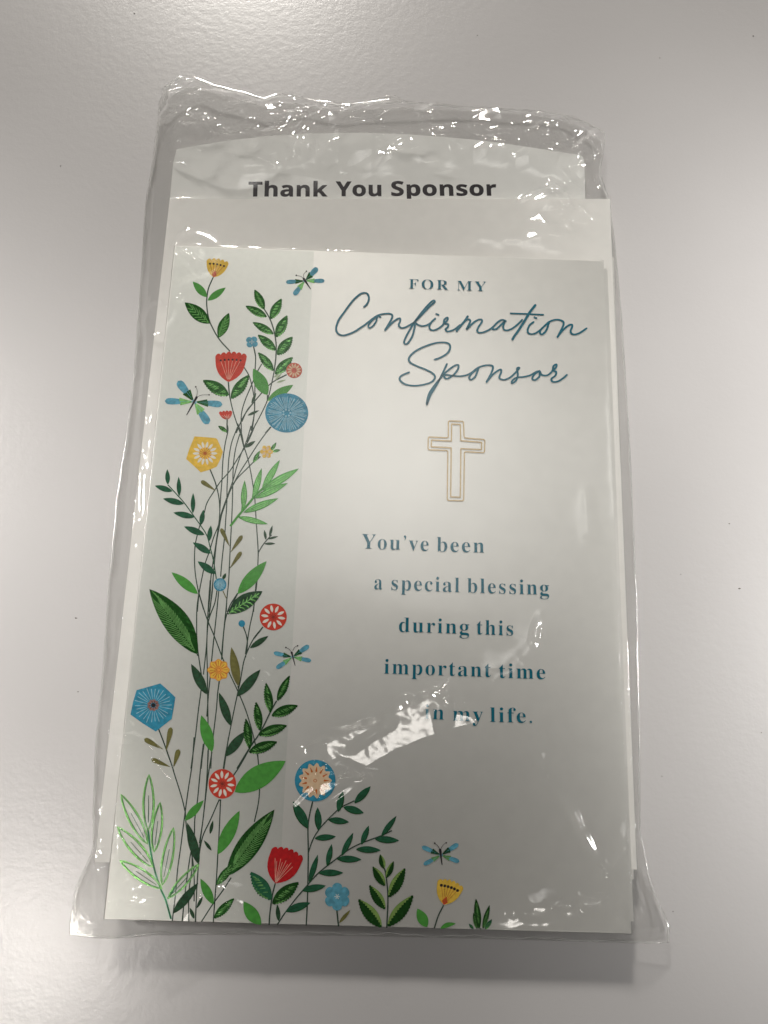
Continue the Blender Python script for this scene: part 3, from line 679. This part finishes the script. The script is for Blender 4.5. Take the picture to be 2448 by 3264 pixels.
# ---------------------------------------------------------------- plastic bag
def film_mat(name, tr=(0.992, 0.992, 0.988), rough=0.085, gain=1.1, milk=0.004):
    m = bpy.data.materials.new(name); m.use_nodes = True; nt = m.node_tree; nt.nodes.remove(nt.nodes['Principled BSDF'])
    out = nt.nodes['Material Output']; t = nt.nodes.new('ShaderNodeBsdfTransparent'); t.inputs[0].default_value = (*tr, 1)
    g = nt.nodes.new('ShaderNodeBsdfGlossy'); g.inputs['Roughness'].default_value = rough; g.inputs[0].default_value = (1, 1, 1, 1)
    fz = nt.nodes.new('ShaderNodeFresnel'); fz.inputs[0].default_value = 1.5
    geo = nt.nodes.new('ShaderNodeNewGeometry')
    mu = nt.nodes.new('ShaderNodeMath'); mu.operation = 'MULTIPLY'; mu.inputs[1].default_value = gain; cp = nt.nodes.new('ShaderNodeMath'); cp.operation = 'MINIMUM'; cp.inputs[1].default_value = 0.14
    mix = nt.nodes.new('ShaderNodeMixShader')
    n = noise(nt, 700, 3); k = nt.nodes.new('ShaderNodeBump'); k.inputs['Distance'].default_value = 0.000012; k.inputs['Strength'].default_value = 0.5
    nt.links.new(n.outputs['Fac'], k.inputs['Height']); nt.links.new(k.outputs[0], g.inputs['Normal'])
    nt.links.new(fz.outputs[0], mu.inputs[0]); nt.links.new(mu.outputs[0], cp.inputs[0]); nt.links.new(cp.outputs[0], mix.inputs[0]); nt.links.new(t.outputs[0], mix.inputs[1])
    nt.links.new(g.outputs[0], mix.inputs[2]); df = nt.nodes.new('ShaderNodeBsdfDiffuse'); df.inputs[0].default_value = (.85, .85, .84, 1); m2 = nt.nodes.new('ShaderNodeMixShader'); m2.inputs[0].default_value = milk
    nt.links.new(mix.outputs[0], m2.inputs[1]); nt.links.new(df.outputs[0], m2.inputs[2]); nt.links.new(m2.outputs[0], out.inputs[0])
    return m
FILM = film_mat('clear_plastic_film'); FILM_B = film_mat('clear_plastic_film_back', (0.99, 0.99, 0.985), 0.06, 0.7, 0.05)

# outline of the bag: photo points with their height above the table
TOP = [(507,352,.002),(527,308,.004),(526,276,.005),(548,258,.005),(575,243,.005),(622,245,.004),(690,271,.004),(790,296,.004),(842,312,.004),(880,297,.004),(960,310,.003),(1030,324,.003),(1090,333,.003),(1150,327,.003),(1248,322,.003),(1441,336,.002),(1711,352,.002),(1800,367,.002),(1875,392,.003),(1929,424,.004)]
BOT = [(222,2979,.0006),(290,2990,.0006),(363,2993,.0006),(473,2981,.001),(800,2978,.001),(1200,2984,.001),(1600,2994,.0012),(1900,3003,.002),(2060,3008,.003),(2132,3005,.0035)]
LEF = [(222,2979,.0006),(221,2950,.0006),(241,2827,.0006),(275,2755,.0006),(296,2709,.0006),(295,2588,.0006),(302,2380,.0006),(328,2120,.0006),(344,1860,.0006),(370,1600,.0006),(422,1236,.0006),(448,882,.0006),(463,643,.0006),(486,513,.001),(507,352,.002)]
RIG = [(2132,3005,.0035),(2134,2948,.003),(2096,2866,.002),(2064,2769,.001),(2042,2650,.0005),(2040,2400,.0005),(2030,1900,.0005),(2008,1400,.0005),(1982,1000,.0005),(1958,740,.0005),(1940,626,.001),(1911,549,.002),(1926,477,.003),(1929,424,.004)]
def path(pts, n):
    P = np.array([[*at(u, v, z)] for u, v, z in pts]); d = np.r_[0, np.cumsum(np.linalg.norm(np.diff(P, axis=0), axis=1))]; d /= d[-1]
    t = np.linspace(0, 1, n); return np.c_[[np.interp(t, d, P[:, i]) for i in range(3)]].T
def coons(nu, nv):
    T_, B_, L_, R_ = path(TOP, nu), path(BOT, nu), path(LEF, nv), path(RIG, nv)
    s = np.linspace(0, 1, nu)[None, :, None]; t = np.linspace(0, 1, nv)[:, None, None]
    return ((1-t) * B_[None] + t * T_[None] + (1-s) * L_[:, None] + s * R_[:, None]
            - ((1-s)*(1-t)*B_[0] + s*(1-t)*B_[-1] + (1-s)*t*T_[0] + s*t*T_[-1]))

def inside(P, poly):
    x, y = P[..., 0], P[..., 1]; r = np.zeros(x.shape, bool); n = len(poly)
    for i in range(n):
        a_, b_ = poly[i], poly[(i + 1) % n]
        c = ((a_[1] > y) != (b_[1] > y)) & (x < (b_[0] - a_[0]) * (y - a_[1]) / (b_[1] - a_[1] + 1e-12) + a_[0]); r ^= c
    return r

def obstacle(P):
    o = np.zeros(P.shape[:2])
    for poly, z in STACK:
        o = np.maximum(o, np.where(inside(P, [(p[0], p[1]) for p in poly]), z + 0.0003, 0))
    return o

def vnoise(x, y, scale, seed):
    """smooth value noise, scale in metres"""
    r = np.random.default_rng(seed).random((64, 64)); X = x / scale + 1000; Y = y / scale + 1000
    i = np.floor(X).astype(int); j = np.floor(Y).astype(int); fx = X - i; fy = Y - j; fx = fx*fx*(3-2*fx); fy = fy*fy*(3-2*fy)
    g = lambda a_, b_: r[a_ % 64, b_ % 64]
    return (g(i, j)*(1-fx)*(1-fy) + g(i+1, j)*fx*(1-fy) + g(i, j+1)*(1-fx)*fy + g(i+1, j+1)*fx*fy) - 0.5

def crinkle(x, y, seed, lam=(.005, .013), n=6, slope=.13):
    """flat facets between sharp straight creases: triangle waves in several directions, gently warped"""
    rg = np.random.default_rng(seed); h = np.zeros(x.shape)
    wx = x + .006 * vnoise(x, y, .018, seed + 1); wy = y + .006 * vnoise(x, y, .018, seed + 2)
    for i in range(n):
        a_ = math.pi * (i + rg.random() * .8) / n; l = lam[0] + (lam[1] - lam[0]) * rg.random()
        p = (wx * math.cos(a_) + wy * math.sin(a_)) / l + rg.random(); tri = np.abs((p % 1) - .5)
        h += tri * l * slope * (.6 + .8 * rg.random()) * (.4 + 1.6 * np.abs(vnoise(x, y, .016, seed + 5 + i)) * 2)
    return h

# ridges pressed or pulled into the film: photo points, half width (mm), height (mm)
R_ = Frame(450, 200, .48222); Q_ = Frame(1200, 250, .48222); V_ = Frame(250, 300, 1.0398)
RIDGES = [(R_, [(150,330),(230,355),(330,370),(400,390)], 3.2, .50, 1), (R_, [(330,320),(450,345),(600,350)], 2.6, .42, 1), (R_, [(620,600),(700,570),(800,520)], 3.0, .52, 1),
          (R_, [(960,640),(1060,560),(1130,440),(1250,330)], 2.2, .50, 1), (R_, [(1380,450),(1480,440),(1620,480)], 2.6, .50, 1), (Q_, [(60,270),(150,250),(190,225)], 1.8, .42, 1),
          (Q_, [(200,310),(260,290),(310,270)], 1.8, .42, 1), (Q_, [(270,380),(330,360),(400,335)], 1.8, .42, 1),
          (R_, [(60,560),(180,520),(330,560),(420,600)], .8, .5), (R_, [(520,250),(700,300),(900,330),(1100,320)], .7, .5), (R_, [(560,420),(700,400),(830,350)], .8, .5),
          (R_, [(830,520),(900,430),(960,330),(900,240)], .8, .5), (R_, [(1150,560),(1250,500),(1400,470)], .9, .5), (Q_, [(180,330),(330,300),(500,320)], .7, .4), (Q_, [(560,330),(700,360),(860,400)], .7, .4),
          (Q_, [(900,240),(960,330),(1000,420)], .8, .5), (Q_, [(1340,330),(1400,420),(1440,560),(1400,700)], .9, .6), (Q_, [(1450,450),(1480,600),(1510,720)], .8, .5), (Q_, [(1180,520),(1290,640),(1380,760)], 1.6, .6),
          (D, [(60,1150),(150,1050),(230,1000)], .9, .5), (D, [(40,1400),(120,1440),(220,1450)], .8, .5), (D, [(200,880),(190,1000),(230,1150),(220,1350)], 1.0, .6), (F, [(1440,620),(1500,760),(1560,900)], 1.2, .6), (F, [(1420,700),(1450,900),(1500,1050)], 1.2, .6),
          (C, [(-60,700),(-70,1000),(-90,1300)], 1.3, .45), (C, [(30,0),(0,400),(-30,800)], 1.5, .4), (T1, [(1600,300),(1590,800),(1610,1300)], 1.2, .4),
          (R_, [(115,335),(230,380),(350,378),(420,440),(500,510),(600,525),(640,560),(700,600)], .9, .8),
          (R_, [(118,332),(190,245),(310,250),(420,280),(540,310),(590,330)], 1.3, 1.0),
          (R_, [(245,585),(300,510),(400,440),(500,375),(620,330),(760,300),(920,290)], .55, .45),
          (R_, [(350,330),(500,285),(640,250),(800,240)], .7, .5), (R_, [(210,210),(300,150),(360,95)], .8, .5), (R_, [(230,380),(265,320),(300,250)], .9, .6),
          (R_, [(985,610),(1040,510),(1100,400),(1180,330),(1260,285),(1330,275)], 1.0, .8), (R_, [(945,440),(1010,400),(1080,340)], .7, .5),
          (R_, [(1510,265),(1480,340)], .6, .4), (R_, [(1380,395),(1480,420),(1600,450)], 1.3, .9), (R_, [(700,600),(730,540),(760,470)], 1.6, 1.0), (R_, [(700,600),(800,620),(890,650)], 1.5, .5),
          (R_, [(210,1200),(250,1130),(290,1090)], .8, .5), (R_, [(210,1200),(300,1270),(380,1330),(450,1350)], .9, .5), (R_, [(1530,520),(1620,500)], 1.4, .8),
          (Q_, [(85,215),(130,240),(170,240)], .8, .6), (Q_, [(230,280),(300,275)], 1.0, .5), (Q_, [(300,350),(380,340)], .9, .5), (Q_, [(1065,330),(1090,400),(1125,470)], .8, .5),
          (Q_, [(1155,405),(1220,440),(1310,470)], .7, .5), (Q_, [(1160,640),(1200,720),(1270,800),(1275,970)], 1.1, .8), (Q_, [(960,780),(1050,740),(1160,710)], .8, .5),
          (Q_, [(1070,280),(1190,265),(1300,280)], .7, .4), (Q_, [(450,240),(560,225)], .9, .4), (Q_, [(0,235),(200,240),(400,255),(700,285),(1000,310),(1200,322)], 2.2, 1.6),
          (Q_, [(1330,840),(1385,880)], .8, .4), (Q_, [(1150,830),(1300,880),(1500,905)], 2.2, .7), (Q_, [(600,1040),(900,1060),(1400,1050)], 3.0, .5),
          (R_, [(330,620),(600,560),(900,490),(1300,450)], 2.5, .9), (R_, [(560,720),(900,700),(1300,760)], 5, .6),
          (V_, [(225,520),(205,700),(190,880),(180,1020),(168,1180),(152,1350)], 1.3, .38, 1), (V_, [(265,250),(240,500),(215,800),(190,1100),(160,1400),(130,1700)], 1.6, .5), (V_, [(235,120),(215,400),(190,700)], 1.8, .6),
          (E, [(340,680),(500,580),(600,480),(760,340)], 1.5, .42, 1), (E, [(560,700),(700,620),(850,530),(1000,420),(1110,330)], 1.5, .42, 1), (E, [(760,345),(930,325),(1110,318),(1240,315)], .8, .6),
          (E, [(900,240),(1000,260),(1110,312)], .7, .6), (E, [(850,250),(930,290),(960,320)], .6, .5),
          (T2, [(200,1300),(300,1240),(420,1160)], .9, .25), (T2, [(720,1030),(700,1120),(690,1190)], .9, .6), (T2, [(625,1090),(650,1160),(670,1260)], .45, .5),
          (T2, [(1200,600),(1175,660),(1160,740)], 1.7, .58, 1), (T2, [(1160,740),(1110,860),(960,960)], 3.0, .6), (T2, [(950,880),(950,1060)], 2.5, .5),
          (F, [(920,155),(985,230),(1050,320),(1090,400),(1100,440),(1140,500),(1180,580),(1235,650)], 1.5, .52, 1), (F, [(955,905),(1000,893),(1040,908)], .5, .4),
          (F, [(1110,840),(1180,855),(1250,852),(1200,890),(1130,900)], .8, .5), (F, [(500,930),(800,900),(1100,870)], 3.0, .5), (F, [(900,0),(885,100)], 1.2, .3), (F, [(1440,450),(1380,560),(1260,700)], 1.4, .5), (F, [(1390,420),(1330,560),(1300,640)], 1.8, .4),
          (D, [(600,40),(680,150),(780,270)], .8, .7), (D, [(320,40),(400,50),(520,70)], 1.5, .7), (D, [(430,590),(440,720),(430,860)], 1.0, .6), (D, [(280,1240),(400,1210),(560,1240),(700,1250)], 1.0, .7),
          (D, [(290,920),(350,1000),(410,1100),(350,1130)], 1.2, .8), (D, [(240,300),(225,600),(215,900),(240,1200)], 2.0, .7), (D, [(180,860),(250,980),(260,1380)], 1.8, .9), (D, [(150,1180),(170,1300)], 1.6, .6),
          (D, [(1150,1130),(1250,1165)], .6, .4), (D, [(1210,1180),(1260,1210)], .4, .3), (D, [(1200,1260),(1270,1290)], .4, .3), (D, [(1190,1300),(1240,1340)], .4, .3), (D, [(370,650),(360,690)], .5, .4),
          (T2, [(1440,-50),(1450,200)], 1.6, .35), (A, [(250,430),(262,470)], .8, .4), (A, [(230,20),(350,130),(420,180),(530,195)], .9, .5), (A, [(400,140),(415,240)], .7, .4),
          (C, [(40,1300),(110,1280),(170,1290)], .9, .6), (C, [(30,1430),(100,1450),(250,1460)], 1.6, .8), (C, [(1340,850),(1390,850)], .7, .3), (C, [(1200,740),(1250,705)], .5, .4)]
# areas where the film is crumpled: centre (photo px), radius px, strength
CRUMPLE = [(620,370,130,1.6),(760,420,130,1.3),(980,370,160,1.0),(1200,380,160,1.1),(1380,400,130,.9),(1600,400,130,.5),(1760,440,120,.9),(1890,480,90,1.2),(1780,680,110,.45),(560,270,90,.8),
           (370,2740,110,.8),(290,2880,110,.7),(480,2890,130,.45),(2070,2900,90,.8),(390,2400,60,.6),(480,1000,50,.5),(620,830,60,.35),(720,2850,70,.25),(1960,560,60,.6)]

def drape():
    # coarse membrane over the stack, then refined
    cu, cv = 121, 171; P = coons(cu, cv); ob = obstacle(P); z = P[..., 2].copy(); zb = z.copy()
    z = np.maximum(z, ob); z[0], z[-1], z[:, 0], z[:, -1] = zb[0], zb[-1], zb[:, 0], zb[:, -1]
    for it in range(1400):
        z[1:-1, 1:-1] = 0.25 * (z[:-2, 1:-1] + z[2:, 1:-1] + z[1:-1, :-2] + z[1:-1, 2:])
        z[1:-1, 1:-1] = np.maximum(z, ob)[1:-1, 1:-1]
    nu, nv = 740, 1020; Pf = coons(nu, nv)
    su = np.linspace(0, cu - 1, nu); sv = np.linspace(0, cv - 1, nv); iu = np.minimum(su.astype(int), cu - 2); iv = np.minimum(sv.astype(int), cv - 2)
    fu = (su - iu)[None]; fv = (sv - iv)[:, None]
    g = lambda a_, b_: z[np.ix_(iv + a_, iu + b_)]
    Z = g(0, 0)*(1-fv)*(1-fu) + g(1, 0)*fv*(1-fu) + g(0, 1)*(1-fv)*fu + g(1, 1)*fv*fu
    Z = np.maximum(Z, obstacle(Pf))
    x, y = Pf[..., 0], Pf[..., 1]; add = np.zeros_like(Z)
    for f_, pts, hw, amp, *o5 in RIDGES:
        q = [f_(p) for p in pts]; L = [at(u, v, 0.0085) for u, v in (spline(q, 3) if len(q) > 2 else [q[0], ((q[0][0]+q[1][0])/2, (q[0][1]+q[1][1])/2), q[1]])]
        X = np.array([p.x for p in L]); Y = np.array([p.y for p in L]); cum = np.r_[0, np.cumsum(np.hypot(np.diff(X), np.diff(Y)))]; hw *= .001; amp *= .001 * (1.35 if hw < .0045 and not o5 else 1); tent = hw > .0045 or len(o5) > 0
        bb = (x > X.min() - 4*hw) & (x < X.max() + 4*hw) & (y > Y.min() - 4*hw) & (y < Y.max() + 4*hw); xs, ys = x[bb], y[bb]
        best = np.full(xs.shape, 1e9); sb = np.zeros(xs.shape)
        for i in range(len(X) - 1):
            dx, dy = X[i+1] - X[i], Y[i+1] - Y[i]; l2 = dx*dx + dy*dy + 1e-14; t = np.clip(((xs - X[i])*dx + (ys - Y[i])*dy) / l2, 0, 1)
            d = np.hypot(xs - X[i] - t*dx, ys - Y[i] - t*dy); m = d < best; best[m] = d[m]; sb[m] = (cum[i] + t*math.sqrt(l2))[m] / cum[-1]
        k = hw * (1 + (0 if tent else .5) * vnoise(xs, ys, .004, 3)); r = best / k
        prof = np.exp(-np.abs(r) ** 1.8) if not tent else np.maximum(0, 1 - np.sqrt(r*r + .004))
        add[bb] += amp * prof * np.sin(np.pi * np.clip(sb * .9 + .05, 0, 1)) ** .5 * (1 + (.55 if not tent else .18) * vnoise(xs, ys, .0025 if not tent else .004, 5))
    # the broad flank of one big fold, its slope easing along its length
    c = at(1262, 2322, .0085); dx = (x - c.x); dy = (y - c.y); gx, gy = .11, -.235; gl = math.hypot(gx, gy)
    s_ = (dx * gx + dy * gy) / gl; t_ = (dx * -gy + dy * gx) / gl; t_ = np.where(t_ > 0, t_, t_)
    wob = .0022 * vnoise(x, y, .006, 31) + .0012 * vnoise(x, y, .0025, 32)
    flank = .00125 - (gx * dx + gy * dy) + 1.33 * (dx*dx + dy*dy) + .0000 * wob
    rise = (s_ + .0058 + wob) * 1.0; ends = np.minimum((.0180 + wob * 1.5 - t_) * .45, (t_ + .0250 + wob * 1.5) * .32)
    patch = np.maximum(0, np.minimum(np.minimum(flank, rise), ends)); patch += np.where(patch > 0, .00007 * vnoise(x + .6 * y, y, .0026, 33) + .00002 * vnoise(x, y, .0012, 34), 0)
    add += patch
    wig = 0.00035 * vnoise(x, y, .045, 11) + 0.0001 * vnoise(x, y, .015, 12)
    cr = crinkle(x, y, 21, (.007, .019), 6, .17) * 1.5 + crinkle(x, y, 40, (.004, .007), 3, .05)
    mask = np.zeros_like(Z)
    for u, v, r, s_ in CRUMPLE:
        c = at(u, v, .006); rr = (at(u + r, v, .006) - c).length; mask = np.maximum(mask, s_ * np.exp(-(((x - c.x)**2 + (y - c.y)**2) / rr**2) ** 1.3))
    add += wig + .0004 + mask * cr
    s = np.linspace(0, 1, nu)[None]; t = np.linspace(0, 1, nv)[:, None]
    edge = np.clip(np.minimum(np.minimum(s, 1-s) * 140 , np.minimum(t, 1-t) * 180) / 2.2, .15, 1)
    Z = Z + np.maximum(add, -.0002) * edge
    return x, y, np.maximum(Z, .0004)

def grid_mesh(name, x, y, z, mat, parent):
    nv, nu = x.shape; off = wloc(parent); co = np.stack([x - off.x, y - off.y, z - off.z], -1).reshape(-1, 3).astype(np.float32)
    i = np.arange(nv - 1)[:, None] * nu + np.arange(nu - 1)[None]; f = np.stack([i, i + 1, i + nu + 1, i + nu], -1).reshape(-1, 4)
    me = bpy.data.meshes.new(name); me.vertices.add(len(co)); me.vertices.foreach_set('co', co.ravel())
    me.loops.add(f.size); me.loops.foreach_set('vertex_index', f.ravel().astype(np.int32)); me.polygons.add(len(f))
    me.polygons.foreach_set('loop_start', (np.arange(len(f)) * 4).astype(np.int32)); me.polygons.foreach_set('loop_total', np.full(len(f), 4, np.int32))
    me.polygons.foreach_set('use_smooth', np.ones(len(f), bool)); me.materials.append(mat); me.update(); me.validate()
    o = bpy.data.objects.new(name, me); COL.objects.link(o); o.parent = parent; return o

bag = empty('plastic_bag', (0, 0, 0))
tag(bag, 'crinkled clear plastic bag wrapped round the cards and envelopes', 'plastic bag')
x, y, z = drape()
grid_mesh('front_film', x, y, z, FILM, bag)
SEAL = film_mat('folded_film_edge', (0.93, 0.93, 0.92), 0.15, 2.0, 0.10)
def rim(name, pts, wdt, inward):
    p = path(pts, 160); mb = MB(); d = np.gradient(p[:, :2], axis=0); d /= np.linalg.norm(d, axis=1)[:, None] + 1e-12
    nn = np.c_[-d[:, 1], d[:, 0]] * inward; vs = []
    for i in range(160):
        ww = wdt * (1 + .35 * math.sin(i * .31) + .25 * math.sin(i * .83))
        for q, dz in ((0, .0000), (.35, .00025), (1.0, .0001)): vs.append((p[i, 0] + nn[i, 0] * ww * q, p[i, 1] + nn[i, 1] * ww * q, p[i, 2] + dz + .0001))
    mb.add(vs, [(3*i + a_, 3*i + a_ + 1, 3*i + a_ + 4, 3*i + a_ + 3) for i in range(159) for a_ in (0, 1)])
    mb.build(name, SEAL, bag, True)
rim('side_seam', LEF, .0007, -1); rim('folded_lip', TOP, .0009, -1); rim('bottom_seam', BOT, .0006, 1); rim('side_seam', RIG, .0005, 1)
P = coons(90, 120); grid_mesh('back_film', P[..., 0], P[..., 1], np.minimum(P[..., 2] * 0 + .00022, .00022), FILM_B, bag)

# ---------------------------------------------------------------- specks of dust on the table
speck_m = ink('dust', (0.11, 0.095, 0.08))
for n_, (u, v, r, lab) in enumerate([(428,44,3.4,'dark speck of dust at the top edge of the table, left of the middle'), (193,529,4.2,'dark speck on the table left of the bag, level with the words Thank You'),
        (1521,113,3.6,'grey speck on the table above the bag, right of the middle'), (2401,115,4.0,'brown speck in the top right corner of the table'),
        (2103,185,3.4,'speck on the table above the right end of the bag'), (768,72,2.8,'faint speck near the top edge, above the left end of the bag'),
        (2357,1876,4.4,'brown speck on the table right of the card, below its middle'), (2110,2474,3.0,'small speck on the table close to the lower right edge of the bag'),
        (2427,2335,3.0,'speck at the far right edge of the table'), (242,1970,3.6,'short dark fleck left of the bag, beside the largest dark leaf'), (249,2205,3.2,'dark speck left of the bag beside the blue six sided flower'),
        (2145,2905,3.0,'faint speck right of the lower right corner of the bag'), (2325,1669,2.8,'faint fleck on the table right of the verse'), (2170,1830,2.8,'pale fleck on the table near the right side of the bag')]):
    p = at(u, v, 0); rr = r / 17500; mb = MB(); k = 7
    ringv = [(p.x + rr * random.uniform(.6, 1.3) * math.cos(i * 2 * math.pi / k) * (1.7 if n_ % 3 == 0 else 1), p.y + rr * random.uniform(.5, 1.1) * math.sin(i * 2 * math.pi / k), .00003) for i in range(k)]
    mb.add(ringv + [(p.x, p.y, .00003 + rr * .7)], [(i, (i + 1) % k, k) for i in range(k)])
    tag(mb.build('dust_speck', speck_m), lab, 'dust speck', 'specks of dust on the table')
for n_, (u, v) in enumerate([(1372, 1561)]):
    pass
